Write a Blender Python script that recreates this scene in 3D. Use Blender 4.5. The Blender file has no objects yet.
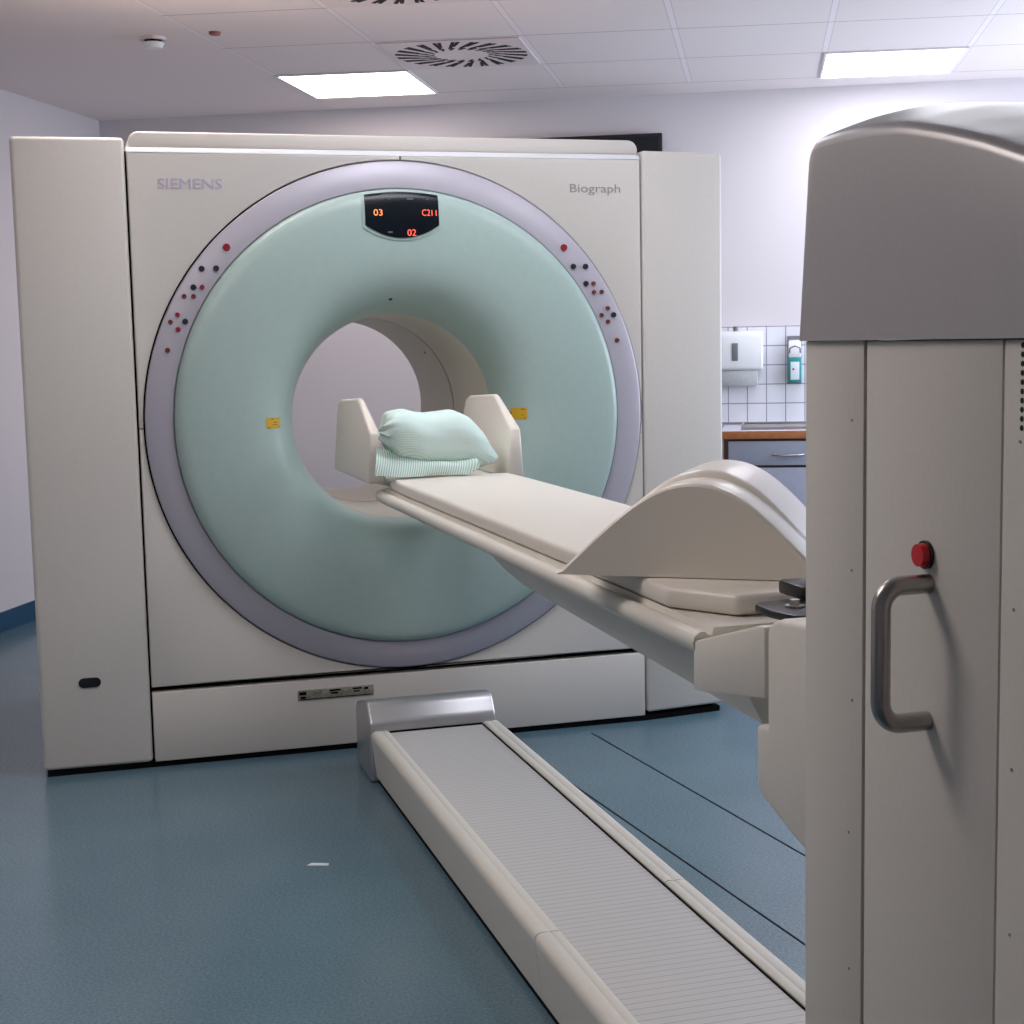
import bpy, bmesh, math, random
from mathutils import Vector, Matrix
random.seed(7)
C = bpy.context.scene.collection
PI = math.pi
ROT = math.radians(25.7527)          # the scanner stands turned in the room
CA, SA = math.cos(ROT), math.sin(ROT)
def W(p):                            # scanner frame -> room frame
    return Vector((p[0]*CA - p[1]*SA, p[0]*SA + p[1]*CA, p[2]))

# ------------------------------------------------------------------ materials
def lin(c):
    return tuple(((v/255)/12.92 if v/255 <= .04045 else ((v/255+.055)/1.055)**2.4) for v in c)
MATS = {}
def mat(name, rgb, rough=.5, metal=0., spec=.5, noise=0., nscale=60., bump=0., bscale=200., coat=0.):
    m = bpy.data.materials.new(name); m.use_nodes = True
    nt = m.node_tree; b = nt.nodes['Principled BSDF']
    col = lin(rgb) + (1,)
    b.inputs['Base Color'].default_value = col
    b.inputs['Roughness'].default_value = rough
    b.inputs['Metallic'].default_value = metal
    b.inputs['Specular IOR Level'].default_value = spec
    if coat:
        b.inputs['Coat Weight'].default_value = coat; b.inputs['Coat Roughness'].default_value = .15
    tc = nt.nodes.new('ShaderNodeTexCoord')
    if noise:
        n = nt.nodes.new('ShaderNodeTexNoise'); n.inputs['Scale'].default_value = nscale; n.inputs['Detail'].default_value = 4
        nt.links.new(tc.outputs['Object'], n.inputs['Vector'])
        r = nt.nodes.new('ShaderNodeValToRGB')
        r.color_ramp.elements[0].position = .3; r.color_ramp.elements[1].position = .7
        r.color_ramp.elements[0].color = tuple(max(0, c*(1-noise)) for c in col[:3]) + (1,)
        r.color_ramp.elements[1].color = tuple(min(1, c*(1+noise)) for c in col[:3]) + (1,)
        nt.links.new(n.outputs['Fac'], r.inputs['Fac']); nt.links.new(r.outputs['Color'], b.inputs['Base Color'])
    if bump:
        n = nt.nodes.new('ShaderNodeTexNoise'); n.inputs['Scale'].default_value = bscale; n.inputs['Detail'].default_value = 3
        nt.links.new(tc.outputs['Object'], n.inputs['Vector'])
        bp = nt.nodes.new('ShaderNodeBump'); bp.inputs['Strength'].default_value = bump; bp.inputs['Distance'].default_value = .002
        nt.links.new(n.outputs['Fac'], bp.inputs['Height']); nt.links.new(bp.outputs['Normal'], b.inputs['Normal'])
    return m
def emit(name, rgb, s):
    m = bpy.data.materials.new(name); m.use_nodes = True; nt = m.node_tree
    b = nt.nodes['Principled BSDF']
    b.inputs['Base Color'].default_value = lin(rgb)+(1,)
    b.inputs['Emission Color'].default_value = lin(rgb)+(1,)
    b.inputs['Emission Strength'].default_value = s
    return m
def math_node(nt, op, a, b=None):
    n = nt.nodes.new('ShaderNodeMath'); n.operation = op
    for i, v in enumerate((a, b)):
        if v is None: continue
        if isinstance(v, (int, float)): n.inputs[i].default_value = v
        else: nt.links.new(v, n.inputs[i])
    return n.outputs[0]

M = dict(
 cream = mat('cream_shell', (222,217,209), .42, spec=.4, noise=.015, nscale=90),
 cap   = mat('cream_cap', (220,214,206), .4, spec=.4),
 bore  = mat('bore_liner', (214,208,194), .4, spec=.4),
 mint  = mat('mint_shell', (176,198,191), .33, spec=.45, noise=.02, nscale=40),
 lilac = mat('lilac_ring', (188,184,194), .4, metal=.15),
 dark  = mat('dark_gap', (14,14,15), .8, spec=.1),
 black = mat('black_plastic', (22,23,25), .35),
 screen= mat('screen_glass', (13,20,28), .25, spec=.3),
 mark  = mat('screen_marks', (96,104,118), .6),
 silver= mat('silver_shell', (192,192,194), .36, metal=.75),
 pewter= mat('pewter_shell', (180,178,178), .36, metal=.35, noise=.02, nscale=120),
 steel = mat('brushed_steel', (170,166,162), .28, metal=1.),
 vinyl = mat('cream_vinyl', (230,223,212), .33, spec=.5, bump=.12, bscale=35),
 foam  = mat('foam_vinyl', (228,221,208), .28, spec=.5, bump=.15, bscale=28),
 table = mat('table_shell', (224,220,210), .4, noise=.015, nscale=80),
 tower = mat('tower_panel', (216,212,203), .5, noise=.02, nscale=150),
 red   = mat('red_button', (214,24,40), .35),
 bred  = mat('red_key', (150,22,44), .4),
 brown = mat('rust_key', (112,48,36), .4),
 ink   = mat('ink_key', (34,36,48), .4),
 logo_w= mat('logo_pale', (198,188,212), .35),
 logo_g= mat('logo_grey', (158,152,150), .5),
 plate = mat('rating_plate', (150,146,132), .45, noise=.35, nscale=70),
 yellow= mat('yellow_label', (226,176,40), .5),
 ylink = mat('label_ink', (118,84,12), .6),
 blue_b= mat('blue_skirting', (34,76,106), .4),
 wall  = mat('white_wall', (216,210,213), .8, spec=.2, bump=.08, bscale=120),
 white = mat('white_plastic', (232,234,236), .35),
 paper = mat('paper_towel', (196,200,200), .8, noise=.06, nscale=50),
 smoke = mat('grey_window', (112,114,118), .3),
 teal  = mat('teal_bottle', (22,142,140), .3),
 label = mat('white_label', (214,228,232), .5),
 greyf = mat('grey_laminate', (156,159,174), .5, noise=.02, nscale=40),
 wood  = mat('wood_edge', (176,108,62), .5, noise=.12, nscale=30),
 dwood = mat('dark_wood_edge', (86,46,36), .5),
 top   = mat('pale_worktop', (220,220,228), .3, noise=.02, nscale=60),
 frame = mat('white_frame', (230,226,226), .5),
 spot  = mat('rust_disc', (150,84,80), .5),
 vent  = mat('vent_panel', (226,212,212), .5),
 slot  = mat('vent_slot', (20,19,20), .8),
 orange= emit('orange_digits', (255,140,70), 1.0),
 reddig= emit('red_digits', (255,92,70), 1.0),
 lampW = emit('light_panel_warm', (255,243,238), 8.3),
 lampC = emit('light_panel_cool', (246,246,255), 9.5),
)
# floor: blue speckled vinyl
def floor_mat():
    m = bpy.data.materials.new('blue_vinyl'); m.use_nodes = True; nt = m.node_tree; b = nt.nodes['Principled BSDF']
    tc = nt.nodes.new('ShaderNodeTexCoord')
    n1 = nt.nodes.new('ShaderNodeTexNoise'); n1.inputs['Scale'].default_value = 140; n1.inputs['Detail'].default_value = 6
    n2 = nt.nodes.new('ShaderNodeTexNoise'); n2.inputs['Scale'].default_value = 1.3; n2.inputs['Detail'].default_value = 2
    nt.links.new(tc.outputs['Object'], n1.inputs['Vector']); nt.links.new(tc.outputs['Object'], n2.inputs['Vector'])
    mx = math_node(nt, 'ADD', math_node(nt, 'MULTIPLY', n1.outputs['Fac'], .7), math_node(nt, 'MULTIPLY', n2.outputs['Fac'], .3))
    r = nt.nodes.new('ShaderNodeValToRGB'); e = r.color_ramp.elements
    e[0].position = .36; e[0].color = lin((80,106,118))+(1,)
    e[1].position = .64; e[1].color = lin((105,132,144))+(1,)
    nt.links.new(mx, r.inputs['Fac']); nt.links.new(r.outputs['Color'], b.inputs['Base Color'])
    rr = nt.nodes.new('ShaderNodeMapRange'); rr.inputs['To Min'].default_value = .15; rr.inputs['To Max'].default_value = .27
    nt.links.new(n2.outputs['Fac'], rr.inputs['Value']); nt.links.new(rr.outputs['Result'], b.inputs['Roughness'])
    b.inputs['Specular IOR Level'].default_value = .45
    return m
M['floor'] = floor_mat()
COLX, PX, ROWY, PY, SKEW = .205, .656, .9, .695, .05
def ceiling_mat():
    m = bpy.data.materials.new('ceiling_tiles'); m.use_nodes = True; nt = m.node_tree; b = nt.nodes['Principled BSDF']
    tc = nt.nodes.new('ShaderNodeTexCoord'); s = nt.nodes.new('ShaderNodeSeparateXYZ')
    nt.links.new(tc.outputs['Object'], s.inputs[0]); X, Y = s.outputs[0], s.outputs[1]
    u = math_node(nt, 'DIVIDE', math_node(nt, 'SUBTRACT', X, COLX), PX)
    yy = math_node(nt, 'SUBTRACT', Y, math_node(nt, 'MULTIPLY', math_node(nt, 'SUBTRACT', X, .2), SKEW))
    v = math_node(nt, 'DIVIDE', math_node(nt, 'SUBTRACT', yy, ROWY), PY)
    def line(t, w):
        f = math_node(nt, 'FRACT', math_node(nt, 'ADD', t, 50.5))
        d = math_node(nt, 'ABSOLUTE', math_node(nt, 'SUBTRACT', f, .5))
        return math_node(nt, 'LESS_THAN', d, w)
    lu, lv = line(u, .018), line(v, .007)
    lu2 = line(u, .024)
    # the tiled field stops short of the far wall and of the left wall
    inn = math_node(nt, 'MULTIPLY', math_node(nt, 'LESS_THAN', v, 3.02), math_node(nt, 'GREATER_THAN', u, -2.02))
    lu = math_node(nt, 'MULTIPLY', lu, inn); lv = math_node(nt, 'MULTIPLY', lv, inn); lu2 = math_node(nt, 'MULTIPLY', lu2, inn)
    nz = nt.nodes.new('ShaderNodeTexNoise'); nz.inputs['Scale'].default_value = 160; nz.inputs['Detail'].default_value = 3
    nt.links.new(tc.outputs['Object'], nz.inputs['Vector'])
    r = nt.nodes.new('ShaderNodeValToRGB'); e = r.color_ramp.elements
    e[0].position = .3; e[0].color = lin((230,219,218))+(1,); e[1].position = .7; e[1].color = lin((241,231,230))+(1,)
    nt.links.new(nz.outputs['Fac'], r.inputs['Fac'])
    def mix(f, a, c):
        mm = nt.nodes.new('ShaderNodeMix'); mm.data_type = 'RGBA'
        nt.links.new(f, mm.inputs[0]); nt.links.new(a, mm.inputs[6]); mm.inputs[7].default_value = lin(c)+(1,)
        return mm.outputs[2]
    c = mix(lu2, r.outputs['Color'], (214,202,205)); c = mix(lu, c, (240,231,233)); c = mix(lv, c, (186,174,178))
    nt.links.new(c, b.inputs['Base Color']); b.inputs['Roughness'].default_value = .85; b.inputs['Specular IOR Level'].default_value = .2
    return m
M['ceiling'] = ceiling_mat()
def tile_mat():
    m = bpy.data.materials.new('white_tiles'); m.use_nodes = True; nt = m.node_tree; b = nt.nodes['Principled BSDF']
    tc = nt.nodes.new('ShaderNodeTexCoord'); s = nt.nodes.new('ShaderNodeSeparateXYZ')
    nt.links.new(tc.outputs['Object'], s.inputs[0])
    def line(t, o, p):
        f = math_node(nt, 'FRACT', math_node(nt, 'ADD', math_node(nt, 'DIVIDE', math_node(nt, 'SUBTRACT', t, o), p), 50.5))
        return math_node(nt, 'LESS_THAN', math_node(nt, 'ABSOLUTE', math_node(nt, 'SUBTRACT', f, .5)), .028)
    l = math_node(nt, 'MAXIMUM', line(s.outputs[0], 1.25, .103), line(s.outputs[2], 1.34, .104))
    mm = nt.nodes.new('ShaderNodeMix'); mm.data_type = 'RGBA'; nt.links.new(l, mm.inputs[0])
    mm.inputs[6].default_value = lin((226,226,234))+(1,); mm.inputs[7].default_value = lin((150,150,162))+(1,)
    nt.links.new(mm.outputs[2], b.inputs['Base Color']); b.inputs['Roughness'].default_value = .25
    return m
M['tiles'] = tile_mat()
def stripes(name, axis, period, c1, c2, width=.5, rough=.85, soft=True, metal=0.):
    m = bpy.data.materials.new(name); m.use_nodes = True; nt = m.node_tree; b = nt.nodes['Principled BSDF']
    tc = nt.nodes.new('ShaderNodeTexCoord'); s = nt.nodes.new('ShaderNodeSeparateXYZ')
    if soft == 'uv': nt.links.new(tc.outputs['UV'], s.inputs[0])
    else: nt.links.new(tc.outputs['Object'], s.inputs[0])
    f = math_node(nt, 'FRACT', math_node(nt, 'ADD', math_node(nt, 'DIVIDE', s.outputs[axis], period), 100.))
    l = math_node(nt, 'LESS_THAN', f, width)
    mm = nt.nodes.new('ShaderNodeMix'); mm.data_type = 'RGBA'; nt.links.new(l, mm.inputs[0])
    mm.inputs[6].default_value = lin(c1)+(1,); mm.inputs[7].default_value = lin(c2)+(1,)
    nt.links.new(mm.outputs[2], b.inputs['Base Color']); b.inputs['Roughness'].default_value = rough; b.inputs['Metallic'].default_value = metal
    return m
M['cloth'] = stripes('mint_cloth', 1, .0065, (216,234,227), (194,220,211), .45, soft='uv')
M['hem'] = stripes('striped_hem', 0, .0072, (224,238,231), (160,200,187), .42, soft='uv')
M['deck'] = stripes('ribbed_deck', 1, .024, (206,205,202), (168,165,166), .09, .5, False, .1)

# ------------------------------------------------------------------ geometry helpers
def new_bm(): return bmesh.new()
def add_box(bm, lo, hi, bev=0., seg=2):
    b2 = bmesh.new(); bmesh.ops.create_cube(b2, size=1)
    for v in b2.verts:
        v.co = Vector([(lo[i]+hi[i])/2 + v.co[i]*(hi[i]-lo[i]) for i in range(3)])
    if bev: bmesh.ops.bevel(b2, geom=b2.edges[:], offset=bev, segments=seg, affect='EDGES', profile=.5)
    merge(bm, b2)
def merge(bm, b2):
    me = bpy.data.meshes.new('t'); b2.to_mesh(me); b2.free(); bm.from_mesh(me); bpy.data.meshes.remove(me)
def add_prism(bm, pts, axis, a, b, bev=0., seg=2):
    """extrude 2-D outline along axis (0: pts are (y,z); 1: (x,z); 2: (x,y))"""
    def P(p, t):
        return {0: (t, p[0], p[1]), 1: (p[0], t, p[1]), 2: (p[0], p[1], t)}[axis]
    b2 = bmesh.new()
    f1 = [b2.verts.new(P(p, a)) for p in pts]; f2 = [b2.verts.new(P(p, b)) for p in pts]
    b2.faces.new(f1); b2.faces.new(f2[::-1]); n = len(pts)
    for i in range(n):
        j = (i+1) % n; b2.faces.new((f1[j], f1[i], f2[i], f2[j]))
    bmesh.ops.recalc_face_normals(b2, faces=b2.faces[:])
    if bev:
        es = [e for e in b2.edges if len(e.link_faces) == 2 and e.calc_face_angle(0) > .5]
        bmesh.ops.bevel(b2, geom=es, offset=bev, segments=seg, affect='EDGES', profile=.5, clamp_overlap=True)
    merge(bm, b2)
def add_lathe(bm, prof, cx, cz, n=160, close=False):
    """revolve (r, y) profile about the Y direction through (cx, *, cz)"""
    rings = []
    for r, y in prof:
        rings.append([bm.verts.new((cx+r*math.cos(2*PI*i/n), y, cz+r*math.sin(2*PI*i/n))) for i in range(n)])
    k = len(rings)
    for a in range(k if close else k-1):
        A, B = rings[a], rings[(a+1) % k]
        for i in range(n):
            j = (i+1) % n; bm.faces.new((A[i], A[j], B[j], B[i]))
def add_cyl(bm, p0, p1, r, n=20, r2=None):
    p0, p1 = Vector(p0), Vector(p1); d = (p1-p0).normalized()
    u = d.orthogonal().normalized(); v = d.cross(u)
    A, B = [], []
    for i in range(n):
        o = u*math.cos(2*PI*i/n) + v*math.sin(2*PI*i/n)
        A.append(bm.verts.new(p0+o*r)); B.append(bm.verts.new(p1+o*(r if r2 is None else r2)))
    bm.faces.new(A[::-1]); bm.faces.new(B)
    for i in range(n):
        j = (i+1) % n; bm.faces.new((A[i], A[j], B[j], B[i]))
def add_tube(bm, pts, r, n=16):
    pts = [Vector(p) for p in pts]; rings = []; u = None
    for i, p in enumerate(pts):
        d = (pts[min(i+1, len(pts)-1)] - pts[max(i-1, 0)]).normalized()
        u = d.orthogonal().normalized() if u is None else (u - d*u.dot(d)).normalized()
        v = d.cross(u)
        rings.append([bm.verts.new(p + (u*math.cos(2*PI*k/n)+v*math.sin(2*PI*k/n))*r) for k in range(n)])
    for a, b in zip(rings, rings[1:]):
        for k in range(n):
            j = (k+1) % n; bm.faces.new((a[k], a[j], b[j], b[k]))
    bm.faces.new(rings[0][::-1]); bm.faces.new(rings[-1])
def add_plate_hole(bm, x0, x1, z0, z1, y0, y1, cx, cz, r, n=160):
    """rectangular block with a round hole along Y"""
    ang = [2*PI*i/n for i in range(n)]
    for cxr, czr in ((x0, z0), (x0, z1), (x1, z0), (x1, z1)):
        a = math.atan2(czr-cz, cxr-cx) % (2*PI); k = min(range(n), key=lambda i: abs(ang[i]-a)); ang[k] = a
    def rect(a):
        c, s = math.cos(a), math.sin(a); t = 1e9
        if c > 1e-9: t = min(t, (x1-cx)/c)
        if c < -1e-9: t = min(t, (x0-cx)/c)
        if s > 1e-9: t = min(t, (z1-cz)/s)
        if s < -1e-9: t = min(t, (z0-cz)/s)
        return cx+c*t, cz+s*t
    L = []
    for y in (y0, y1):
        L.append(([bm.verts.new((cx+r*math.cos(a), y, cz+r*math.sin(a))) for a in ang],
                  [bm.verts.new((rect(a)[0], y, rect(a)[1])) for a in ang]))
    for i in range(n):
        j = (i+1) % n
        bm.faces.new((L[0][0][i], L[0][0][j], L[0][1][j], L[0][1][i]))
        bm.faces.new((L[1][0][j], L[1][0][i], L[1][1][i], L[1][1][j]))
        bm.faces.new((L[0][0][j], L[0][0][i], L[1][0][i], L[1][0][j]))
        bm.faces.new((L[0][1][i], L[0][1][j], L[1][1][j], L[1][1][i]))
def obj(name, bm, m, parent=None, base=(0,0,0), smooth=40):
    bmesh.ops.recalc_face_normals(bm, faces=bm.faces[:])
    base = Vector(base)
    for v in bm.verts: v.co -= base
    me = bpy.data.meshes.new(name); bm.to_mesh(me); bm.free()
    for mm in (m if isinstance(m, (list, tuple)) else [m]): me.materials.append(mm)
    if smooth:
        for p in me.polygons: p.use_smooth = True
        try: me.set_sharp_from_angle(angle=math.radians(smooth))
        except Exception: pass
    o = bpy.data.objects.new(name, me); C.objects.link(o)
    if parent: o.parent = parent
    return o
def tag(o, label, cat, group=None, kind=None):
    if label: o['label'] = label
    if cat: o['category'] = cat
    if group: o['group'] = group
    if kind: o['kind'] = kind
    return o
class Thing:
    """Empty at the thing's base, parts built in scanner coordinates (turned=True) or in room coordinates"""
    def __init__(s, name, label, cat, base, turned=False, group=None):
        s.e = bpy.data.objects.new(name, None); C.objects.link(s.e); s.base = Vector(base)
        s.e.empty_display_size = .1
        if turned: s.e.location = W(base); s.e.rotation_euler = (0, 0, ROT)
        else: s.e.location = base
        tag(s.e, label, cat, group)
    def part(s, name, bm, m, under=None, label=None, smooth=40):
        o = obj(name, bm, m, under or s.e, s.base, smooth)
        if label: o['label'] = label
        return o
def solo(name, bm, m, label, cat, base, turned=False, group=None, smooth=40):
    o = obj(name, bm, m, None, base, smooth)
    o.location = W(base) if turned else base
    if turned: o.rotation_euler = (0, 0, ROT)
    return tag(o, label, cat, group)
def struct(name, bm, m, smooth=0):
    o = obj(name, bm, m, None, (0,0,0), smooth); o['kind'] = 'structure'; return o
def text_bm(s, size, width, ext, place):
    """letters as geometry; place maps (x, y, depth) to a point"""
    cu = bpy.data.curves.new('txt', 'FONT'); cu.body = s; cu.size = size; cu.extrude = ext;  cu.align_x = 'LEFT'; cu.resolution_u = 3
    o = bpy.data.objects.new('txt', cu); C.objects.link(o)
    dg = bpy.context.evaluated_depsgraph_get(); me = bpy.data.meshes.new_from_object(o.evaluated_get(dg))
    bpy.data.objects.remove(o); bpy.data.curves.remove(cu)
    xs = [v.co.x for v in me.vertices]; x0, x1 = min(xs), max(xs); k = width/(x1-x0)
    bm = bmesh.new(); bm.from_mesh(me); bpy.data.meshes.remove(me)
    for v in bm.verts: v.co = Vector(place((v.co.x-x0)*k, v.co.y, v.co.z))
    return bm

# ================================================================== ROOM
XL, XR, YB, YF, H = -2.53, 3.5, 3.36, -6.8, 2.7
bm = new_bm(); add_box(bm, (XL-.12, YF-.12, -.1), (XR+.12, YB+.12, 0)); struct('floor', bm, M['floor'])
bm = new_bm(); add_box(bm, (XL-.12, YF-.12, H), (XR+.12, YB+.12, H+.12)); struct('ceiling', bm, M['ceiling'])
bm = new_bm(); add_box(bm, (XL-.12, YF, 0), (XL, YB, H)); struct('wall_left', bm, M['wall'])
bm = new_bm(); add_box(bm, (XL-.12, YB, 0), (XR+.12, YB+.12, H)); struct('wall_back', bm, M['wall'])
bm = new_bm(); add_box(bm, (XL-.12, YF-.12, 0), (XR+.12, YF, H)); struct('wall_front', bm, M['wall'])
WY0, WY1, WZ0, WZ1 = .7, 3.1, .9, 2.4        # unseen window, added to give cool light from the right
bm = new_bm()
add_box(bm, (XR, YF, 0), (XR+.12, WY0, H)); add_box(bm, (XR, WY1, 0), (XR+.12, YB, H))
add_box(bm, (XR, WY0, 0), (XR+.12, WY1, WZ0)); add_box(bm, (XR, WY0, WZ1), (XR+.12, WY1, H))
struct('wall_right', bm, M['wall'])
bm = new_bm()
for y0, y1 in ((WY0, WY0+.05), (WY1-.05, WY1), ((WY0+WY1)/2-.03, (WY0+WY1)/2+.03)): add_box(bm, (XR+.03, y0, WZ0), (XR+.09, y1, WZ1))
for z0, z1 in ((WZ0, WZ0+.05), (WZ1-.05, WZ1)): add_box(bm, (XR+.03, WY0, z0), (XR+.09, WY1, z1))
win = struct('added_window_1', bm, M['white'])
gm = bpy.data.materials.new('added_pane_glass'); gm.use_nodes = True; nt = gm.node_tree; nt.nodes.clear()
ou = nt.nodes.new('ShaderNodeOutputMaterial'); mx = nt.nodes.new('ShaderNodeMixShader'); t_ = nt.nodes.new('ShaderNodeBsdfTransparent'); g_ = nt.nodes.new('ShaderNodeBsdfGlossy')
g_.inputs['Roughness'].default_value = .02; mx.inputs[0].default_value = .06
nt.links.new(t_.outputs[0], mx.inputs[1]); nt.links.new(g_.outputs[0], mx.inputs[2]); nt.links.new(mx.outputs[0], ou.inputs[0])
bm = new_bm(); add_box(bm, (XR+.055, WY0+.05, WZ0+.05), (XR+.065, WY1-.05, WZ1-.05)); obj('added_pane', bm, gm, win, smooth=0)
bm = new_bm(); add_box(bm, (XL, YF, 0), (XL+.012, YB-.012, .1), .003); struct('baseboard_left', bm, M['blue_b'])
bm = new_bm(); add_box(bm, (XL, YB-.012, 0), (1.02, YB, .1), .003); struct('baseboard_back', bm, M['blue_b'])
bm = new_bm(); add_box(bm, (.8, YB-.012, .92), (2.4, YB, 1.448), .002); struct('trim_1', bm, M['tiles'])
# weld seams of the floor covering
def seam(n, a, b):
    a, b = W(a), W(b); d = (b-a).normalized(); s = Vector((-d.y, d.x, 0))*.003
    bm = new_bm(); vs = [bm.verts.new(p) for p in (a-s+Vector((0,0,.0008)), b-s+Vector((0,0,.0008)), b+s+Vector((0,0,.0008)), a+s+Vector((0,0,.0008)))]
    bm.faces.new(vs); r = bmesh.ops.extrude_face_region(bm, geom=bm.faces[:])
    for v in r['geom']:
        if isinstance(v, bmesh.types.BMVert): v.co.z = -.002
    struct('trim_%d' % n, bm, M['dark'])
def along(a, b, t): return tuple(a[i]+(b[i]-a[i])*t for i in range(3))
A, B = (.647, -.093, 0), (.755, -1.5, 0); seam(2, A, along(A, B, 1.6))
A, B = (.372, -.52, 0), (.475, -2.041, 0); seam(3, A, along(A, B, 1.5))

# ---------------------------------------------------------------- ceiling fittings
def S(x, y, z): return Vector((x, y + SKEW*(x-.2), z))
def skew(bm):
    for v in bm.verts: v.co = S(*v.co)
def ceiling_light(ci, ri, label):
    x0, y0 = COLX + PX*ci, ROWY + PY*ri
    base = S(x0+PX/2, y0+PY/2, H)
    t = Thing('ceiling_light', label, 'ceiling light', base, group='recessed light panels in the ceiling grid')
    bm = new_bm(); i = .012
    for a, b in (((x0, y0), (x0+PX, y0+i)), ((x0, y0+PY-i), (x0+PX, y0+PY)), ((x0, y0+i), (x0+i, y0+PY-i)), ((x0+PX-i, y0+i), (x0+PX, y0+PY-i))):
        add_box(bm, (a[0], a[1], H-.008), (b[0], b[1], H-.0005))
    skew(bm); t.part('light_frame', bm, M['frame'], smooth=0)
    bm = new_bm(); add_box(bm, (x0+i, y0+i, H-.005), (x0+PX-i, y0+PY-i, H-.0005)); skew(bm); t.part('diffuser', bm, M['lampW' if ci < 0 else 'lampC'], smooth=0)
ceiling_light(-2, 2, 'glowing square ceiling light panel above the left of the scanner, touching the vent corner')
ceiling_light(2, 2, 'glowing square ceiling light panel at upper right above the sink corner')
ceiling_light(-2, -2, 'unseen added ceiling light panel over the blue floor left of the rail')  # from here on: unseen panels, added to brighten scanner, bed and column
ceiling_light(0, -3, 'unseen added ceiling light panel straight above the rail and table pallet')
ceiling_light(-1, -6, 'unseen added light panel left of the table column, right one of a touching pair')
ceiling_light(-2, -6, 'unseen added light panel left of the table column, left one of a touching pair')
ceiling_light(2, -3, 'unseen added ceiling light panel over the right side behind the tall table column')
def swirl_vent(ci, ri, label):
    x0, y0 = COLX + PX*ci, ROWY + PY*ri; cx, cy = x0+PX/2, y0+PY/2
    t = Thing('ceiling_vent', label, 'air vent', S(cx, cy, H), group='square swirl air vents in the ceiling')
    bm = new_bm(); add_box(bm, (x0+.012, y0+.02, H-.006), (x0+PX-.012, y0+PY-.02, H-.0005), .002); skew(bm); t.part('vent_panel', bm, M['vent'], smooth=0)
    bm = new_bm()
    def slot(r0, r1, a, tilt, w):
        d = Vector((math.cos(a+tilt), math.sin(a+tilt), 0)); n = Vector((-d.y, d.x, 0))
        p = Vector((cx+r0*math.cos(a), cy+r0*math.sin(a), 0)); q = p + d*(r1-r0)
        lo = [p-n*w, q-n*w, q+n*w, p+n*w]
        A = [bm.verts.new((v.x, v.y, H-.0075)) for v in lo]; B = [bm.verts.new((v.x, v.y, H-.004)) for v in lo]
        bm.faces.new(A); bm.faces.new(B[::-1])
        for i in range(4): bm.faces.new((A[i], B[i], B[(i+1) % 4], A[(i+1) % 4]))
    n = 44
    for i in range(n):
        a = 2*PI*i/n
        slot(.20 if i % 2 else .155, .305, a, .42, .0078)
    for i in range(20):
        slot(.125, .175, 2*PI*(i+.3)/20, .75, .0055)
    skew(bm); o = t.part('swirl_slots', bm, M['slot'], smooth=0); o['kind'] = 'stuff'
swirl_vent(-1, 1, 'square swirl air vent with dark slots next to the left light panel')
swirl_vent(-1, -1, 'square swirl air vent cut off by the top edge, nearer the camera')
# smoke detector and small disc
bx_, by_ = -1.315, 1.225
t = Thing('smoke_detector', 'small round white smoke detector on the ceiling at upper left', 'smoke detector', (bx_, by_, H))
bm = new_bm(); add_cyl(bm, (bx_, by_, H), (bx_, by_, H-.012), .055, 32, .053); t.part('detector_base', bm, M['vent'])
bm = new_bm(); add_cyl(bm, (bx_, by_, H-.012), (bx_, by_, H-.022), .036, 32); t.part('dark_gap_ring', bm, M['dark'], label='dark sensing gap')
bm = new_bm(); add_cyl(bm, (bx_, by_, H-.022), (bx_, by_, H-.045), .046, 32, .036); t.part('detector_head', bm, M['white'])
bm = new_bm(); add_cyl(bm, (-1.027, 1.185, H), (-1.027, 1.185, H-.012), .026, 24, .022)
solo('ceiling_disc', bm, M['spot'], 'tiny reddish-brown disc on the ceiling right of the smoke detector', 'ceiling disc', (-1.027, 1.185, H))

# ================================================================== SCANNER GANTRY (scanner coordinates)
CX, CZ = .018, 1.1375
GX0, GX1 = -.862, .893
t = Thing('scanner_gantry', 'large cream body scanner with round mint green bore cover and grey ring', 'medical scanner', (0, .6, 0), True)
G = t
bm = new_bm(); add_plate_hole(bm, -1.185, 1.185, .035, 2.03, .20, 1.262, CX, CZ, .372); G.part('housing', bm, M['cream'])
bm = new_bm(); add_prism(bm, [(-1.205,.014),(.9,.005),(1.205,.045),(1.205,.19),(1.17,.21),(1.17,1.22),(-1.17,1.22),(-1.17,.21),(-1.205,.19)], 2, 0, .019); G.part('shadow_plinth', bm, M['dark'], label='dark base drawn as the contact shadow')  # dark base put in to draw the contact shadow along the floor
# inner frame seen in the gaps
bm = new_bm(); add_plate_hole(bm, -.875, .905, .036, 2.025, .05, .195, CX, CZ, .80); G.part('inner_frame', bm, M['dark'], label='dark frame behind the panel gaps')
# side covers
bm = new_bm(); add_prism(bm, [(-1.216, .01), (-.8675, .0), (-.8675, .198), (-1.216, .198)], 2, .02, 2.062, .014, 3); sc = G.part('side_cover', bm, M['cream'])
bm = new_bm(); add_prism(bm, [(-1.078+.016*math.cos(a), .306+.016*math.sin(a)) for a in [PI/2+PI*k/10 for k in range(11)]] + [(-1.039+.016*math.cos(a), .306+.016*math.sin(a)) for a in [-PI/2+PI*k/10 for k in range(11)]], 1, .0015, .02, 0); p_ = G.part('service_port', bm, M['black'], sc, 'dark oval service port')
bm = new_bm(); add_prism(bm, [(.8985, .0), (1.222, .04), (1.222, .198), (.8985, .198)], 2, .03, 2.048, .012, 3); G.part('side_cover', bm, M['cream'])
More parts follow.
